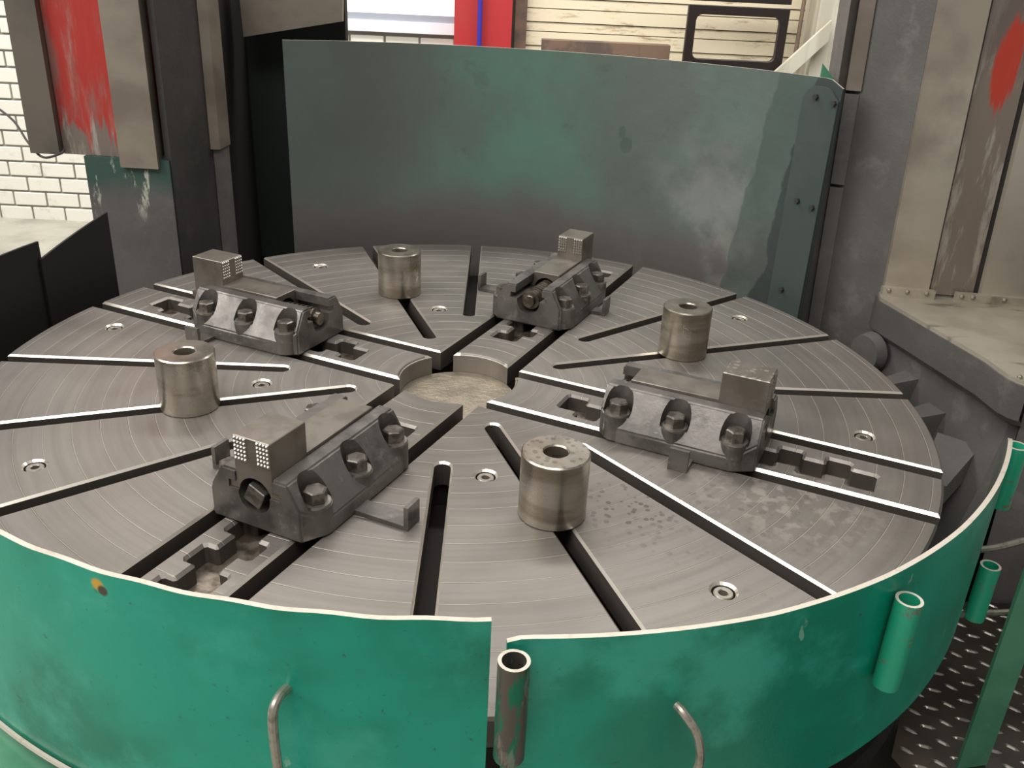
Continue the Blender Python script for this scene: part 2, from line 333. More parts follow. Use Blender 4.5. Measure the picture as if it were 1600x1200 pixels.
# ------------------------------------------------------------ building shell
struct(finish(box(-5.5, 5, -4, 4.4, -.83, -.78), 'floor', 'floor'))
wall = struct(finish(box(-5.5, 5, 3.72, 3.9, -.78, 2.2), 'wall_back', 'mortar'))
bw, bh, g = .199, .0905, .012
brick_me = None
def brick_mesh():
    bm = box(-(bw - g) / 2, (bw - g) / 2, 0, .02, -(bh - g) / 2, (bh - g) / 2)
    bmesh.ops.bevel(bm, geom=bm.edges[:], offset=.004, segments=1, affect='EDGES'); bmesh.ops.recalc_face_normals(bm, faces=bm.faces)
    me = bpy.data.meshes.new('brick'); bm.to_mesh(me); bm.free(); me.materials.append(MT['brick']); return me
brick_me = brick_mesh(); rest = bmesh.new(); nb = 0
for row in range(22):
    z = -.78 + bh * (row + .5) - .01; off = (row % 2) * bw / 2
    for k in range(-30, 26):
        x = k * bw + off + .045
        if -.1 < x < 1.95 or x < -5.4 or x > 4.9: continue
        if -1.04 < x < -.12 and z > .40: continue
        seen = (-3.25 < x < -1.95) or (-1.0 < x < -.2 and .25 < z < .42)
        dy = random.uniform(-.003, .003)
        if seen and nb < 290:
            o = bpy.data.objects.new('brick', brick_me); COL.objects.link(o); o.parent = wall; o.location = (x, 3.703 + dy, z); nb += 1
        else:
            box(x - (bw - g) / 2, x + (bw - g) / 2, 3.703, 3.722, z - (bh - g) / 2, z + (bh - g) / 2, rest)
r_ = finish(rest, 'brickwork', 'brick', wall); r_['kind'] = 'stuff'
# window above the white brick wall
wn = struct(finish(box(-.92, -.24, 3.715, 3.72, .5, 1.25), 'window_1', 'pane'))
struct(finish(box(-.93, -.235, 3.675, 3.72, .405, .465), 'trim_1', 'sill', bev=.006))
struct(finish(box(-.93, -.235, 3.69, 3.72, .465, .502), 'trim_2', 'grey_trim', bev=.004))
# red post with blue pipe
post = tag(finish(box(-.245, .068, 3.5, 3.72, -.78, 2.2), 'steel_post', 'red_post', bev=.006), 'bright red steel post standing between the window and the cream boards', 'post')
tag(finish(tube([(-.105, 3.47, -.78), (-.105, 3.47, 2.2)], .013, 10), 'conduit_pipe', 'blue', smooth=True), 'thin blue pipe running up the front of the red post', 'pipe')
# cream slatted panel
pan = thing('slatted_panel', 'cream panel of horizontal boards with rust stains behind the curved shield', 'panel', (.9, 3.7, -.78))
def kid(o, p):   # keep world placement although the parent stands elsewhere
    o.parent = p; o.matrix_parent_inverse = (Matrix.Translation(p.location) @ p.rotation_euler.to_matrix().to_4x4()).inverted(); return o
k = 0; z = .26
for hgt in (.06, .055, .075, .05, .07, .055, .065, .05, .07, .06, .06, .07, .06, .06, .06, .06, .06):
    kid(finish(box(.13, 1.86, 3.64 + (k % 2) * .006, 3.70, z + .003, z + hgt - .002), 'board', 'board', bev=.003), pan); z += hgt; k += 1
kid(finish(box(.12, 1.87, 3.70, 3.72, .2, z), 'backing', 'frame'), pan)
kid(finish(box(.085, .15, 3.60, 3.70, .2, 1.3), 'side_rail', 'rust', bev=.01), pan)
tag(finish(box(.235, .93, 3.42, 3.52, .34, .425), 'timber_beam', 'rust', bev=.006), 'brown weathered timber lying in front of the cream boards', 'beam')
fr = thing('rack_frame', 'black rectangular steel frame with rounded corners before the cream boards', 'frame', (1.3, 3.4, -.78))
def fr_ring(x0, x1, z0, z1, w, y0, y1):
    out = [(x0, z0), (x1, z0), (x1, z1), (x0, z1)]; rr = .03; inn = []
    for (x, zc, a) in ((x0 + w + rr, z0 + w + rr, 180), (x1 - w - rr, z0 + w + rr, 270), (x1 - w - rr, z1 - w - rr, 0), (x0 + w + rr, z1 - w - rr, 90)):
        inn += [(x + rr * math.cos(R_(a + t)), zc + rr * math.sin(R_(a + t))) for t in (0, 30, 60, 90)]
    o = slab2d('frame_window', [out, inn], -.02, .02, .003, 'frame', None)
    o.data.transform(Matrix.Rotation(R_(90), 4, 'X')); o.data.transform(Matrix.Translation((0, y0, 0))); return o
kid(fr_ring(.99, 1.52, .33, .64, .045, 3.35, 3.4), fr)
kid(fr_ring(.99, 1.52, .66, .97, .045, 3.35, 3.4), fr)
for x in (1.0, 1.5): kid(finish(box(x - .015, x + .015, 3.37, 3.4, -.78, .33), 'leg', 'frame'), fr)
tag(finish(tube([(1.57, 3.3, -.78), (1.575, 3.3, 1.2)], .011, 8), 'support_rod', 'rust', smooth=True), 'thin brown upright rod beside the black frame', 'rod')
tag(finish(prism([(1.66, 3.3), (2.1, 3.3), (2.1, 3.55), (1.66, 3.55)], -.78, 1.6), 'enclosure_pillar', 'pillar', bev=.01), 'pale cream pillar rising behind the right end of the shield', 'pillar')
bm = bmesh.new(); vs = [bm.verts.new(v) for v in ((1.36, 3.25, .22), (1.46, 3.25, .22), (1.72, 3.25, .50), (1.72, 3.25, .60))] + [bm.verts.new(v) for v in ((1.36, 3.28, .22), (1.46, 3.28, .22), (1.72, 3.28, .50), (1.72, 3.28, .60))]
for f in ((0, 1, 2, 3), (7, 6, 5, 4), (0, 4, 5, 1), (1, 5, 6, 2), (2, 6, 7, 3), (3, 7, 4, 0)): bm.faces.new([vs[i] for i in f])
tag(finish(bm, 'diagonal_brace', 'pillar'), 'pale diagonal brace leaning against the cream pillar', 'brace')

# ------------------------------------------------------------ machine bed
bed = thing('machine_base', 'dark round machine base with a trough under the faceplate', 'base', (0, 0, -.78))
kid(finish(lathe([(0.001, -.78), (.93, -.78), (.93, -.42), (.80, -.36), (.80, -.175), (0.001, -.175)], 64, False), 'pedestal', 'cast_dark', smooth=True), bed)
kid(finish(lathe([(.80, -.36), (1.03, -.36), (1.03, -.30), (.80, -.32)], 64), 'trough', 'dark', smooth=True), bed)
def ring_sector(r0, r1, z0, z1, a0, a1, n): return prism(arc(r1, a0, a1, n) + arc(r0, a1, a0, n), z0, z1)
kid(finish(ring_sector(1.0, 1.095, -.26, -.20, R_(180), R_(262), 30), 'apron_ring', 'leaf', bev=.003), bed)

# ------------------------------------------------------------ faceplate
W1, W2, HW, RH = .0706, .1017, .0155, .1283
fp = thing('faceplate', 'large round slotted steel faceplate with scribed rings and a sunken hub', 'lathe table', (0, 0, -.175), 0)
def key_poly(side_list):
    """outline of the stepped keyway, r from .25 to .884"""
    up, dn = [], []
    e = [.25 + .045 * i for i in range(15)]; e[-1] = .884
    for i in range(14):
        p = i % 2 == 0
        a = .043 if p else .020; b = -.020 if p else -.043
        up += [(e[i], a), (e[i + 1], a)]; dn += [(e[i], b), (e[i + 1], b)]
    return up + dn[::-1]
def round_poly(poly, r=.004):
    out = []; n = len(poly)
    for i in range(n):
        p0, p1, p2 = Vector(poly[i - 1]), Vector(poly[i]), Vector(poly[(i + 1) % n])
        d0, d1 = (p0 - p1), (p2 - p1)
        if d0.length < 1e-6 or d1.length < 1e-6: continue
        rr = min(r, d0.length * .45, d1.length * .45)
        out.append(tuple(p1 + d0.normalized() * rr)); out.append(tuple(p1 + d1.normalized() * rr))
    return out
def band_outline(w, r0, r1, n=18):
    a1 = math.asin(w / r1); a0 = math.asin(w / r0)
    return arc(r1, -a1, a1, n) + arc(r0, a0, -a0, n)
def screw_ring(c, r, n=24): return [(c[0] + r * math.cos(2 * math.pi * i / n), c[1] + r * math.sin(2 * math.pi * i / n)) for i in range(n)]
SLOT = [(R_(45 - 19.23), .375, -.0092), (R_(45), .228, 0), (R_(45 + 19.23), .375, .0092)]
SC = [(.86, R_(11.8)), (.422, R_(35.4)), (.848, R_(56.8))]
SR = .0185
def quad_outline(w, hw, r1, ri_off=0, jog=0):
    pts = [(w, w)]; a_lo = math.asin(w / r1); cur = a_lo
    pts.append((r1 * math.cos(a_lo), w))
    for (ang, ri, off) in SLOT:
        d = Vector((math.cos(ang), math.sin(ang))); nn = Vector((-d.y, d.x)); ri = ri - ri_off
        def onrim(s):
            o = off + s * hw; return math.sqrt(r1 * r1 - o * o), o
        ra, oa = onrim(-1); rb, ob = onrim(1)
        aa = math.atan2((d * ra + nn * oa).y, (d * ra + nn * oa).x); ab = math.atan2((d * rb + nn * ob).y, (d * rb + nn * ob).x)
        pts += arc(r1, cur, aa, 10)[1:]
        c = d * (ri + hw) + nn * off
        for i in range(9):
            t = -math.pi / 2 - math.pi * i / 8
            pts.append(tuple(c + (d * math.cos(t) + nn * math.sin(t)) * hw))
        pts.append(tuple(d * rb + nn * ob)); cur = ab
    a_hi = math.acos(w / r1)
    pts += arc(r1, cur, a_hi, 10)[1:]
    return pts
for kq in range(4):
    a = TH + kq * math.pi / 2
    rot = lambda poly: [rotp(p, a) for p in poly]
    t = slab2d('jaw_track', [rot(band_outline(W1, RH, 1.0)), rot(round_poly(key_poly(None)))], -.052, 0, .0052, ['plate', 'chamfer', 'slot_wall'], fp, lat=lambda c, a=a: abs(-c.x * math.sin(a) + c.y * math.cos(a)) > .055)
    kid(t, fp)
    kf = finish(prism([rotp(p, a) for p in ((.244, -.047), (.889, -.047), (.889, .047), (.244, .047))], -.0515, -.035), 'keyway_floor', 'pocket', fp); kid(kf, fp)
    u = slab2d('jaw_track_bed', [rot(band_outline(W1 - .012, RH + .002, .998))], -.10, -.0521, .001, 'pocket', fp); kid(u, fp)
    holes = [rot(screw_ring((r * math.cos(b), r * math.sin(b)), SR)) for r, b in SC]
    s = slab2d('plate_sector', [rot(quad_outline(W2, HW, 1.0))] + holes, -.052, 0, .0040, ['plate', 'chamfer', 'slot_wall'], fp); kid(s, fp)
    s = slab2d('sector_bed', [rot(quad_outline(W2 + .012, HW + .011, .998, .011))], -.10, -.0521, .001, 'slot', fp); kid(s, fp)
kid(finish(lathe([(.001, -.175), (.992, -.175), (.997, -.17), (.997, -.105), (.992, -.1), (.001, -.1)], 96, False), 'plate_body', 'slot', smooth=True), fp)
kid(finish(lathe([(.001, -.101), (.128, -.101), (.128, -.060), (.128, -.047), (.001, -.046)], 48, False), 'hub_floor', 'hub', smooth=True), fp)
# socket screws let into the plate sectors
def sock_mesh():
    hexr = .0062
    me = boolean(lathe([(.0001, -.0421), (.0155, -.0421), (.0155, -.006), (.0138, -.0035), (.0001, -.0035)], 28, False), [])
    b = frustum((0, 0), .0155, .0155, -.042, -.0055, 28); 
    c = frustum((0, 0), .0155, .0140, -.0056, -.0035, 28)
    h = frustum((0, 0), hexr, hexr, -.016, 0.01, 6)
    bm = lathe([(.0155, -.042), (.0155, -.0055), (.0140, -.0035), (.0085, -.0035), (.0070, -.0045), (.0066, -.015), (.0001, -.016)], 30, False)
    bmesh.ops.recalc_face_normals(bm, faces=bm.faces)
    m2 = bpy.data.meshes.new('socket_screw'); bm.to_mesh(m2); bm.free(); m2.materials.append(MT['sock']); return m2
sm = sock_mesh()
for kq in range(4):
    for r, b in SC:
        aa = TH + kq * math.pi / 2 + b
        o = bpy.data.objects.new('socket_screw', sm); COL.objects.link(o); o.location = (r * math.cos(aa), r * math.sin(aa), 0); kid(o, fp)

# ------------------------------------------------------------ jaws
def hull(points):
    bm = bmesh.new()
    for p in points: bm.verts.new(p)
    bmesh.ops.convex_hull(bm, input=bm.verts); 
    bmesh.ops.dissolve_limit(bm, angle_limit=.02, verts=bm.verts, edges=bm.edges); return bm
def jaw_body_mesh():
    P = []
    for s in (-1, 1):
        for z in (0.0, .03):
            P += [(.408, s * .112, z), (.632, s * .112, z)]
        P += [(.365, s * .088, 0), (.675, s * .088, 0), (.365, s * .088, .058), (.675, s * .088, .058)]
        P += [(.366, s * .064, .1), (.674, s * .064, .1)]
    b = hull(P)
    bmesh.ops.bevel(b, geom=[e for e in b.edges if e.is_manifold and e.calc_face_angle(0) > .3], offset=.0035, segments=2, affect='EDGES')
    ops = []
    for u in (.40, .515, .63):
        for s in (-1, 1):
            ops.append(('UNION', frustum((u, s * .085), .0268, .0265, .004, .052, 28)))
    for u in (.40, .515, .63):
        for s in (-1, 1):
            ops.append(('DIFFERENCE', frustum((u, s * .087), .0285, .0285, .0521, .13, 28)))
    ops.append(('DIFFERENCE', box(.3, .75, -.0362, .0362, .066, .13)))
    ops.append(('DIFFERENCE', box(.3, .75, -.050, .050, .0655, .0795)))
    ops.append(('DIFFERENCE', frustum((0, 0, .061), .031, .031, .3, .75, 36, axis='x')))
    return boolean(b, ops)
def hex_bolt(parent, u, v):
    w = lathe([(.0125, .0522), (.0245, .0522), (.0250, .0535), (.0245, .0568), (.0125, .0568)], 28, True, None, (u, v))
    b = frustum((u, v), .0190, .0190, .0568, .0775, 6, rot=random.uniform(0, 1))
    frustum((u, v), .0172, .0150, .0775, .0795, 6, b, rot=0)
    bo = bmesh.new(); r0 = random.uniform(0, 1.05)
    frustum((u, v), .0195, .0195, .0568, .0765, 6, bo, rot=r0); frustum((u, v), .0193, .0165, .0766, .0785, 6, bo, rot=r0)
    b.free()
    o = finish(bo, 'hex_bolt', 'bolt', parent)
    finish(w, 'washer', 'washer', o, smooth=True); return o
def slide(parent, u0, u1, b0, b1, teeth_dir):
    """slide from u0 to u1, its tall step block from b0 to b1"""
    bm = box(u0, u1, -.0352, .0352, .074, .1055)
    me = boolean(bm, [('UNION', box(u0 + .0005, u1 - .0005, -.0485, .0485, .0665, .0785)), ('UNION', box(b0, b1, -.0356, .0356, .08, .163)),
                      ('DIFFERENCE', frustum((0, 0, .061), .0315, .0315, .2, .9, 36, axis='x'))])
    bmx = bmesh.new(); bmx.from_mesh(me)
    bmesh.ops.bevel(bmx, geom=[e for e in bmx.edges if e.is_manifold and e.calc_face_angle(0) > .6 and min(v.co.z for v in e.verts) > .1], offset=.0013, segments=1, affect='EDGES')
    bmx.to_mesh(me); bmx.free()
    s = link_mesh(me, 'jaw_slide', 'slide_spot' if abs(b0 - .580) < 1e-4 else 'slide', parent)
    x = b1 if teeth_dir > 0 else b0
    t = bmesh.new()
    for sd in (-1, 1):
        for i in range(4):
            for j in range(6):
                v = sd * (.0120 + .0062 * i + .0008); z = .158 - .0072 * j
                base = [t.verts.new((x + teeth_dir * .0001, v + a * .0027, z + b * .0031)) for a, b in ((-1, -1), (1, -1), (1, 1), (-1, 1))]
                top = [t.verts.new((x + teeth_dir * .0030, v + a * .0009, z + b * .0010)) for a, b in ((-1, -1), (1, -1), (1, 1), (-1, 1))]
                t.faces.new(base); t.faces.new(top)
                for q in range(4): t.faces.new((base[q], base[(q + 1) % 4], top[(q + 1) % 4], top[q]))
    tt = finish(t, 'serration', 'teeth', s); tt['kind'] = 'stuff'
    return s
def lead_screw(parent):
    bm = bmesh.new(); r = []
    u = .372; k = 0
    prof = [(.0001, .366), (.0145, .366), (.0155, .368), (.0155, .378)]
    while u < .62:
        prof += [(.0235, .380 + (u - .372)), (.0235, .385 + (u - .372)), (.0185, .3875 + (u - .372)), (.0185, .3915 + (u - .372))]; u += .0125
    prof += [(.0235, .645), (.0165, .647), (.0165, .650), (.0001, .650)]
    rings = []
    n = 28
    for rr, x in prof: rings.append([bm.verts.new((x, rr * math.cos(2 * math.pi * i / n), .061 + rr * math.sin(2 * math.pi * i / n))) for i in range(n)])
    for a, b in zip(rings, rings[1:]):
        for i in range(n): bm.faces.new((a[i], a[(i + 1) % n], b[(i + 1) % n], b[i]))
    s = finish(bm, 'lead_screw', 'screw', parent, smooth=True)
    q = frustum((0, 0, .061), .0235, .0235, .649, .676, 4, axis='x', rot=.35)
    bmesh.ops.bevel(q, geom=q.edges[:], offset=.0015, segments=1, affect='EDGES')
    finish(q, 'square_head', 'bolt', s); return s
def stop_hook(parent, s, L, u0=.527, h=.044):
    bm = bmesh.new()
    vs = [(s * .108, .0005), (s * L, .0005), (s * L, h), (s * (L - .008), h), (s * (L - .008), .0085), (s * .108, .0085)]
    a = [bm.verts.new((u0, v, z)) for v, z in vs]; b = [bm.verts.new((u0 + .037, v, z)) for v, z in vs]
    bm.faces.new(a); bm.faces.new(b[::-1])
    for i in range(6): bm.faces.new((a[i], b[i], b[(i + 1) % 6], a[(i + 1) % 6]))
    return finish(bm, 'stop_hook', 'jaw', parent, bev=.0015)
jb = jaw_body_mesh()
JAWS = [(3, .39, .672, .583, .672, 1, (.190, .215), 'jaw unit nearest the camera, square screw head and toothed block facing outward'),
        (2, .463, .708, .620, .708, -1, (.150, .165), 'jaw unit at far left beside the black side screen, block at its outer end'),
        (1, .474, .712, .630, .712, -1, (.150, .225), 'jaw unit at the back before the dark shield, toothed block facing the hub'),
        (0, .405, .668, .580, .668, 1, (.155, .150), 'jaw unit on the right with bright sloping flank and speckled step block')]
for kq, u0, u1, b0, b1, td, (Ln, Lp), lab in JAWS:
    j = thing('chuck_jaw', lab, 'chuck jaw', (0, 0, 0), TH + kq * math.pi / 2, 'four bolted jaws on the faceplate')
    u_h = .59 if kq == 2 else .527
    body = link_mesh(jb.copy(), 'jaw_body', 'jaw', j, smooth=True)
    for s in (-1, 1):
        for u in (.40, .515, .63): hex_bolt(j, u, s * .085)
    slide(j, u0, u1, b0, b1, td); lead_screw(j)
    stop_hook(j, -1, Ln, u_h); stop_hook(j, 1, Lp, u_h)

# ------------------------------------------------------------ turned steel bushings on the diagonal slots
BL = {3: 'speckled steel bushing nearest the camera with coolant spots on its top', 2: 'steel bushing at far left with a pale rim, in front of the left jaw',
      1: 'steel bushing at the back, before the left part of the shield', 0: 'steel bushing between the back jaw and the right jaw'}
for kq in range(4):
    a = TH + kq * math.pi / 2 + math.pi / 4
    bm = lathe([(.021, 0.0004), (.056, 0.0004), (.0575, .002), (.0575, .1175), (.055, .12), (.0225, .12), (.0205, .1175), (.0205, .03), (.0185, .0004)][0:8] + [(.0205, .0004)], 64)
    o = finish(bm, 'steel_bushing', 'bush_spot' if kq == 3 else 'bush', smooth=True)
    rr = (.563, .559, .567, .566)[(kq + 1) % 4]
    o.location = (.562 * math.cos(a), .562 * math.sin(a), 0)
    tag(o, BL[kq], 'bushing', 'turned steel bushings on the faceplate')

# ------------------------------------------------------------ curved sheets
def sheet(name, angs, rf, ztop, zbot, th, mats, parent=None, nz=6):
    """curved sheet; outer skin mat 0, top rim mat 1, inner skin mat 2"""
    bm = bmesh.new(); O, I = [], []
    for a in angs:
        t, b_, r = ztop(a), zbot(a), rf(a); o, i = [], []
        for kz in range(nz + 1):
            z = b_ + (t - b_) * kz / nz
            o.append(bm.verts.new((r * math.cos(a), r * math.sin(a), z))); i.append(bm.verts.new(((r - th) * math.cos(a), (r - th) * math.sin(a), z)))
        O.append(o); I.append(i)
    n = len(angs)
    for k in range(n - 1):
        for z in range(nz):
            bm.faces.new((O[k][z], O[k + 1][z], O[k + 1][z + 1], O[k][z + 1])).material_index = 0
            bm.faces.new((I[k + 1][z], I[k][z], I[k][z + 1], I[k + 1][z + 1])).material_index = 2
        bm.faces.new((O[k][nz], O[k + 1][nz], I[k + 1][nz], I[k][nz])).material_index = 1
        bm.faces.new((O[k + 1][0], O[k][0], I[k][0], I[k + 1][0])).material_index = 1
    for k in (0, n - 1):
        for z in range(nz): bm.faces.new((O[k][z], O[k][z + 1], I[k][z + 1], I[k][z])).material_index = 0
    return finish(bm, name, mats, parent, smooth=True)
def rng(a, b, n): return [R_(a + (b - a) * i / n) for i in range(n + 1)]
def lerp_tab(tab, x):
    for (x0, y0), (x1, y1) in zip(tab, tab[1:]):
        if x <= x1: return y0 + (y1 - y0) * max(0, (x - x0)) / (x1 - x0)
    return tab[-1][1]
# left front leaf
gl = thing('splash_guard', 'green curved splash guard at lower left with a rod handle and chipped top edge', 'splash guard', (0, -1.05, -.16), 0, 'curved green splash guard leaves')
kid(sheet('curved_sheet', rng(-170, -84.7, 90), lambda a: 1.055, lambda a: .2 + .0012 * math.sin(a * 60) , lambda a: -.162, .007, ['green', 'edge', 'green_dark']), gl)
def on(r, a, z): return (r * math.cos(R_(a)), r * math.sin(R_(a)), z)
kid(finish(tube(smooth_path([on(1.054, -97.2, .088), on(1.075, -97.4, .090), on(1.088, -97.5, .075), on(1.092, -97.4, .02), on(1.09, -97.2, -.05), on(1.08, -97, -.07), on(1.055, -97, -.072)]), .0058, 10), 'rod_handle', 'rod', smooth=True), gl)
kid(finish(tube([on(1.060, a, -.163) for a in range(-170, -84)], .004, 6), 'bottom_rod', 'edge', smooth=True), gl)
# right front leaf
RT = [(-84, 1.040), (-76, 1.052), (-66, 1.067), (-56, 1.074), (-46, 1.076), (-36, 1.074), (-26, 1.072)]
rf = lambda a: lerp_tab(RT, math.degrees(a))
gr = thing('splash_guard', 'green curved splash guard at lower right carrying tube hinges', 'splash guard', (.7, -.75, -.16), 0, 'curved green splash guard leaves')
def zt_r(a):
    d = math.degrees(a); z = .162
    if d < -82.6: z -= .006 * (-82.6 - d)
    if d > -27.5: z -= .012 * (d + 27.5) ** 1.2
    return z
kid(sheet('curved_sheet', rng(-83.6, -24.6, 70), rf, zt_r, lambda a: -.16, .007, ['green', 'edge', 'green_dark']), gr)
def pipe(r, a, z0, z1, rad, mat, lean=0):
    n = 24; bm = bmesh.new(); c0 = Vector(on(r, a, z0)); c1 = Vector(on(r, a + lean, z1)); rings = []
    for rr, c in ((rad, c0), (rad, c1), (rad * .76, c1), (rad * .76, c0)):
        rings.append([bm.verts.new(c + Vector((rr * math.cos(2 * math.pi * i / n), rr * math.sin(2 * math.pi * i / n), 0))) for i in range(n)])
    for k in range(4):
        a_, b_ = rings[k], rings[(k + 1) % 4]
        for i in range(n):
            f = bm.faces.new((a_[i], a_[(i + 1) % n], b_[(i + 1) % n], b_[i])); f.material_index = 1 if k == 1 else 0
    return kid(finish(bm, 'hinge_tube', [mat, 'edge'], gr, smooth=True), gr)
pipe(1.065, -83.3, .008, .152, .0185, 'tube'); pipe(1.094, -54.7, -.012, .130, .0175, 'tube_green'); pipe(1.090, -24.0, .0, .122, .0185, 'tube_green')
pipe(1.094, -31.5, -.15, -.04, .0165, 'tube_green')
kid(finish(tube(smooth_path([on(1.072, -72.6, .062), on(1.085, -72.4, .060), on(1.10, -71.8, .04), on(1.104, -71.4, .0), on(1.104, -71.8, -.03), on(1.10, -72.3, -.07), on(1.075, -72.5, -.08)]), .0055, 10), 'rod_handle', 'rod', smooth=True), gr)
kid(finish(tube(smooth_path([on(1.072, -29.0, -.045), on(1.10, -27.6, -.045), on(1.14, -25.6, -.04)]), .006, 8), 'rod_handle', 'rod', smooth=True), gr)
kid(finish(tube(smooth_path([on(1.072, -32.2, -.145), on(1.09, -30.6, -.155), on(1.13, -28.4, -.165), on(1.16, -27.4, -.165)]), .006, 8), 'rod_handle', 'rod', smooth=True), gr)
# next leaf, seen edge-on at the right border
bm = prism([(.985, -.578), (1.047, -.565), (1.048, -.572), (.986, -.585)], -.497, .15)
lf = tag(finish(bm, 'guard_post', 'leaf', bev=.002), 'narrow green upright flat bar standing on the tread plate at the right border', 'post')
# black side panels, deep shadow included in their colour
bl = thing('side_screen', 'shadow-black sheet screen with a stepped top edge left of the faceplate', 'screen', (-1.05, .35, -.16))
kid(sheet('sheet_panel', rng(151.3, 163.2, 16), lambda a: 1.10, lambda a: lerp_tab([(151.3, .188), (163.2, .120)], math.degrees(a)), lambda a: -.25, .006, ['black', 'black', 'black']), bl)
kid(sheet('sheet_panel', rng(162.7, 190, 24), lambda a: 1.107, lambda a: .163, lambda a: -.25, .006, ['black', 'black', 'black']), bl)
# back shield
sh = thing('back_shield', 'tall curved dark green sheet shield with oily stains behind the faceplate', 'shield', (.25, 1.07, -.2))
kid(sheet('curved_sheet', rng(32.3, 121.2, 90), lambda a: 1.106, lambda a: .597 - .008 * math.sin((math.degrees(a) - 32) / 89 * math.pi) - (.02 * max(0, 34.5 - math.degrees(a)) / 2.2), lambda a: -.22, .006, ['shield', 'edge', 'shield'], nz=20), sh)
FL = [(32.35, 34.2), (34.2, 39.6)]
kid(sheet('mounting_flange', rng(32.4, 38.2, 8), lambda a: 1.098, lambda a: .575 - .03 * max(0, (34.2 - math.degrees(a)) / 1.8) - .03 * max(0, (math.degrees(a) - 37) / 1.2), lambda a: -.22, .005, ['flange', 'flange', 'flange']), sh)
def disc_bolt(a, z, r=.0075, rad=1.09):
    bm = bmesh.new(); c = Vector(on(rad, a, z)); d = -Vector(on(1, a, 0)); t = Vector((-d.y, d.x, 0)); up = Vector((0, 0, 1)); n = 6
    A = [bm.verts.new(c + (t * math.cos(math.pi / 3 * i) + up * math.sin(math.pi / 3 * i)) * r - d * .004) for i in range(n)]
    B = [bm.verts.new(c + (t * math.cos(math.pi / 3 * i) + up * math.sin(math.pi / 3 * i)) * r + d * .006) for i in range(n)]
    bm.faces.new(A[::-1]); bm.faces.new(B)
    for i in range(n): bm.faces.new((A[i], A[(i + 1) % n], B[(i + 1) % n], B[i]))
    return kid(finish(bm, 'fixing_bolt', 'cast_dark', sh), sh)
for a, z in ((36.0, .548), (32.9, .54), (36.0, .275), (33.3, .268), (36.0, .02)): disc_bolt(a, z)
gus = prism([(0, 0), (.055, 0), (0, .055)], -.003, .003)
gus.transform(Matrix.Translation(on(1.125, 37.2, .572)) @ Matrix.Rotation(R_(90), 4, 'X'))
kid(finish(gus, 'corner_gusset', 'leaf', sh), sh)

# ------------------------------------------------------------ left column
L = thing('machine_column', 'left machine column with red painted way between two guide strips', 'column', (-1.0, 1.2, -.78), 0, 'the two machine columns')
front = lambda x: .688 - .05 * x
kid(finish(prism([(-1.10, front(-1.10)), (-.858, front(-.858)), (-.858, 1.38), (-1.12, 1.38)], -.78, .284), 'column_foot', 'foot', bev=.012), L)
kid(finish(prism([(-1.16, front(-1.16) + .012), (-.90, front(-.90) + .012), (-.90, 1.38), (-1.16, 1.38)], .285, 1.7), 'way_face', 'red', bev=.004), L)
kid(finish(prism([(-1.245, front(-1.245) - .012), (-1.162, front(-1.16) - .012), (-1.162, front(-1.16) + .03), (-1.245, front(-1.245) + .03)], .287, 1.7), 'guide_strip', 'strip2', bev=.004), L)
kid(finish(prism([(-.992, front(-.99) - .014), (-.885, front(-.885) - .014), (-.885, front(-.885) + .03), (-.992, front(-.99) + .03)], .262, 1.7), 'guide_strip', 'strip', bev=.004), L)
kid(finish(prism([(-.872, front(-.87) + .012), (-.853, front(-.85) + .006), (-.80, 1.0), (-.87, 1.0)], -.78, 1.7), 'column_side', 'cast_dark', bev=.004), L)
kid(finish(prism([(-.87, 1.002), (-.802, 1.002), (-.80, 1.38), (-.87, 1.38)], -.78, 1.7), 'column_back', 'black'), L)  # rear of the column coloured black, standing in for the shadowed void
kid(finish(prism([(-.838, .95), (-.782, .955), (-.775, 1.04), (-.82, 1.04)], .275, 1.7), 'inner_guide_strip', 'strip', bev=.004), L)
kid(finish(prism([(-.832, .965), (-.788, .968), (-.780, 1.04), (-.82, 1.04)], -.5, .275), 'inner_rib', 'cast', bev=.008), L)
# cross housing behind the shield, coloured black for the shadowed opening
cb = thing('rear_housing', 'black shadowed machine housing between the left column and the curved shield', 'housing', (-.6, 1.6, -.78))
kid(finish(box(-.98, .95, 1.45, 1.9, -.78, .46), 'housing_body', 'black', bev=.01), cb)
kid(finish(prism([(-.84, 1.40), (-.47, 1.40), (-.47, 1.45), (-.84, 1.45)], -.2, .72), 'side_plate', 'housing_green', bev=.004), cb)
bm = bmesh.new(); vs = [bm.verts.new(v) for v in ((-.765, 1.24, .572), (-.45, 1.24, .632), (-.44, 1.24, .9), (-.775, 1.24, .9), (-.765, 1.26, .572), (-.45, 1.26, .632), (-.44, 1.26, .9), (-.775, 1.26, .9))]
for f in ((0, 1, 2, 3), (7, 6, 5, 4), (0, 4, 5, 1), (1, 5, 6, 2), (2, 6, 7, 3), (3, 7, 4, 0)): bm.faces.new([vs[i] for i in f])
kid(finish(bm, 'wiper_plate', 'strip'), cb)
tag(finish(tube(smooth_path([(-1.55, 1.0, .42), (-1.40, .95, .345), (-1.30, .84, .295), (-1.21, .733, .278), (-1.155, .728, .292), (-1.15, .74, .30)]), .0035, 6), 'cable', 'cable', smooth=True), 'thin dark cable sagging to the bottom of the left guide strip', 'cable')

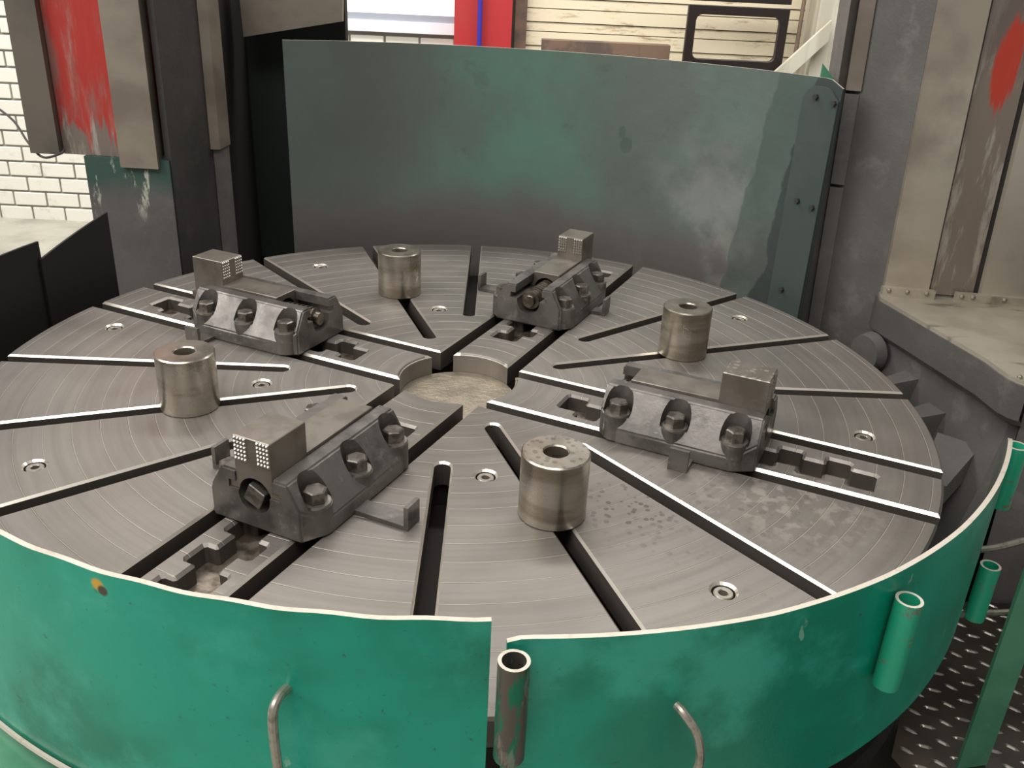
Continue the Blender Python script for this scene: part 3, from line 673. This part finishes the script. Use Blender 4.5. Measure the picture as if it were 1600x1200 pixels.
# ------------------------------------------------------------ right column
Rc = thing('machine_column', 'right machine column with two broad guide strips and a riveted steel ledge', 'column', (1.3, .9, -.78), 0, 'the two machine columns')
def shear(bm, k=.033):
    for v in bm.verts: v.co.x -= k * (v.co.z - .05)
    return bm
fr_y = lambda x: .53 - .12 * (x - 1.117)
def rp(pts, z0, z1, name, mat, bev=.004): return kid(finish(shear(prism(pts, z0, z1)), name, mat, bev=bev), Rc)
rp([(1.118, fr_y(1.118)), (1.75, fr_y(1.75)), (1.75, 1.6), (1.34, 1.6), (1.03, .80), (.992, .70)], -.78, 1.5, 'column_body', 'cast', .006)
rp([(1.119, fr_y(1.119) - .014), (1.234, fr_y(1.234) - .014), (1.234, fr_y(1.234) + .02), (1.119, fr_y(1.119) + .02)], .075, 1.5, 'guide_strip', 'strip_l')
rp([(1.242, fr_y(1.242) - .004), (1.352, fr_y(1.352) - .004), (1.352, fr_y(1.352) + .02), (1.242, fr_y(1.242) + .02)], .07, 1.5, 'way_face', 'red_r')
rp([(1.366, fr_y(1.366) - .018), (1.72, fr_y(1.72) - .018), (1.72, fr_y(1.72) + .02), (1.366, fr_y(1.366) + .02)], .075, 1.5, 'guide_strip', 'strip_l')
rp([(1.352, fr_y(1.352) + .0), (1.367, fr_y(1.367) + .0), (1.367, fr_y(1.367) + .02), (1.352, fr_y(1.352) + .02)], .07, 1.5, 'gap_strip', 'dark', 0)
# inner vertical guide next to the shield
rp([(.955, .655), (.992, .690), (1.02, .76), (.96, .76)], -.5, 1.5, 'inner_rib', 'cast')
rp([(.982, .668), (1.018, .655), (1.024, .70), (.99, .72)], .565, 1.5, 'inner_guide_strip', 'strip')
rp([(.984, .674), (1.017, .661), (1.02, .70), (.99, .72)], .318, .556, 'lower_guide_strip', 'cast')
rp([(.984, .674), (1.017, .661), (1.02, .70), (.99, .72)], -.5, .309, 'lower_guide_strip', 'cast')
# ledge
led = [(1.112, .53), (1.101, .485), (1.112, .44), (1.204, .09), (1.208, .04), (1.213, .005), (1.222, -.02), (1.235, -.035), (1.404, .312), (1.50, .49)]
lp = kid(finish(prism(led, .052, .062), 'steel_ledge', 'ledge', bev=.002), Rc)
def fl(x0, x1): return prism([(x0, fr_y(x0) - .030), (x1, fr_y(x1) - .030), (x1, fr_y(x1) - .014), (x0, fr_y(x0) - .014)], .062, .085)
kid(finish(fl(1.11, 1.245), 'wiper_flange', 'ledge', bev=.002), Rc); kid(finish(fl(1.30, 1.49), 'wiper_flange', 'ledge', bev=.002), Rc)
def rivet_mesh():
    bm = bmesh.new(); bmesh.ops.create_uvsphere(bm, u_segments=10, v_segments=6, radius=.006)
    me = bpy.data.meshes.new('rivet'); bm.to_mesh(me); bm.free(); me.materials.append(MT['sock']); return me
rm = rivet_mesh()
for x, dy, z in ((1.125, -.032, .078), (1.172, -.032, .078), (1.222, -.032, .078), (1.312, -.032, .078), (1.34, -.032, .078), (1.42, -.032, .078), (1.48, -.04, .07), (1.236, -.50, .062)):
    o = bpy.data.objects.new('rivet', rm); COL.objects.link(o); o.location = (x, fr_y(x) + dy, z) if dy > -.4 else (1.228, -.015, .064); kid(o, Rc)
# skirt under the ledge: a sloping cast lip, then the set-back foot with ribs
def loft(levels, name, mat, closed=True, bev=0):
    bm = bmesh.new(); rings = [[bm.verts.new((x, y, z)) for x, y in pts] for pts, z in levels]; n = len(rings[0])
    bm.faces.new(rings[0][::-1]); bm.faces.new(rings[-1])
    for a, b in zip(rings, rings[1:]):
        for i in range(n): bm.faces.new((a[i], a[(i + 1) % n], b[(i + 1) % n], b[i]))
    return kid(finish(bm, name, mat, smooth=True, bev=bev), Rc)
def off(pts, d): return [(x + d, y + d * .2) for x, y in pts]
skirt = [(1.112, .55), (1.099, .485), (1.201, .09), (1.205, .04), (1.210, .0), (1.222, -.028), (1.238, -.042), (1.42, .30), (1.55, .55)]
loft([(off(skirt, .012), -.045), (skirt, -.03), (skirt, .0515)], 'ledge_skirt', 'cast', bev=0)
foot = [(1.13, .56), (1.12, .47), (1.17, .30), (1.225, .13), (1.235, .05), (1.25, .01), (1.27, .0), (1.43, .30), (1.6, .56)]
foot_low = [(1.03, .60), (1.07, .47), (1.10, .34), (1.135, .20), (1.155, .06), (1.19, -.02), (1.24, -.05), (1.43, .25), (1.6, .56)]
loft([(foot_low, -.78), (foot_low, -.32), ([((a[0] + b[0]) / 2, (a[1] + b[1]) / 2) for a, b in zip(foot, foot_low)], -.22), (foot, -.10), (foot, -.03)], 'column_foot', 'cast')
# cast boss and ribs on the foot
bm = bmesh.new(); 
bo = frustum((0, 0, 0), .055, .048, 0, .03, 28, axis='x'); bo.transform(Matrix.Translation((1.10, .46, -.085)) @ Matrix.Rotation(R_(205), 4, 'Z') ); kid(finish(bo, 'cast_boss', 'cast', smooth=True, bev=.006), Rc)
def wedge(p0, p1, w, h, name):
    bm = bmesh.new(); a, b = Vector(p0), Vector(p1); d = (b - a).normalized(); s = d.cross(Vector((0, 0, 1))).normalized() * w
    V = [a + s, a - s, b - s * .6, b + s * .6]; T = [bm.verts.new(v + Vector((0, 0, h))) for v in V[:2]] + [bm.verts.new(v + Vector((0, 0, h * .35))) for v in V[2:]]
    B = [bm.verts.new(v - Vector((0, 0, .05))) for v in V]; bm.faces.new(T); bm.faces.new(B[::-1])
    for i in range(4): bm.faces.new((B[i], B[(i + 1) % 4], T[(i + 1) % 4], T[i]))
    kid(finish(bm, name, 'cast', bev=.008), Rc)
wedge((1.19, .34, -.10), (1.07, .30, -.11), .030, .012, 'foot_rib')
wedge((1.20, .22, -.14), (1.075, .19, -.155), .032, .012, 'foot_rib')
wedge((1.20, .10, -.17), (1.10, -.02, -.21), .05, .015, 'foot_rib')
# outer dark body right of the ledge
rp([(1.25, -.03), (1.30, -.06), (1.75, .02), (1.75, .40), (1.45, .33)], -.78, .0, 'outer_body', 'cast', .02)
rp([(1.30, .02), (1.55, -.02), (1.75, .05), (1.75, .42), (1.46, .36)], .0, .30, 'outer_guard', 'cast_dark', .01)

# ------------------------------------------------------------ tread plate platform
plat = thing('tread_platform', 'dark steel tread plate step with raised diamond bars at lower right', 'platform', (1.3, -.6, -.78))
edge = [on(1.035, a, 0)[:2] for a in (-5, -10, -16, -24, -32.6)]
poly = [(1.9, -.075)] + [(1.9, -1.7)] + [(.98, -1.3)] + [(.90, -.64)] + [p for p in edge[::-1]] + [(1.1, -.075)]
kid(finish(prism(poly[::-1], -.512, -.5), 'deck_plate', 'tread', bev=.002), plat)
kid(finish(prism([(1.12, -.08), (1.85, -.08), (1.85, -1.6), (1.05, -1.2), (.98, -.66)][::-1], -.78, -.512), 'plinth', 'dark'), plat)
bmx = bmesh.new(); 
ring = [(-.0155, 0), (-.008, .0042), (.008, .0042), (.0155, 0), (.008, -.0042), (-.008, -.0042)]
A = [bmx.verts.new((x, y, 0)) for x, y in ring]; B = [bmx.verts.new((x * .72, y * .4, .0028)) for x, y in ring]
bmx.faces.new(B)
for i in range(6): bmx.faces.new((A[i], A[(i + 1) % 6], B[(i + 1) % 6], B[i]))
dm = bpy.data.meshes.new('tread_bar'); bmesh.ops.recalc_face_normals(bmx, faces=bmx.faces); bmx.to_mesh(dm); bmx.free(); dm.materials.append(MT['tread_bar'])
rest = bmesh.new(); nbar = 0
def inside(x, y):
    c = False; n = len(poly)
    for i in range(n):
        (x1, y1), (x2, y2) = poly[i], poly[(i + 1) % n]
        if (y1 > y) != (y2 > y) and x < (x2 - x1) * (y - y1) / (y2 - y1) + x1: c = not c
    return c
for i in range(-40, 60):
    for jx in range(-40, 60):
        x = i * .030 + 1.2; y = jx * .058 + (.029 if i % 2 else 0) - .5
        ca, sa = math.cos(R_(-28)), math.sin(R_(-28)); X = (x - 1.2) * ca - (y + .5) * sa + 1.2; Y = (x - 1.2) * sa + (y + .5) * ca - .5
        if not inside(X, Y) or X > 1.42 or Y < -.98 or nbar >= 298: continue
        d = bpy.data.objects.new('tread_bar', dm); COL.objects.link(d); d.location = (X, Y, -.5); d.rotation_euler = (0, 0, R_(-28 + (10 if i % 2 else -12))); kid(d, plat); nbar += 1
rest.free()
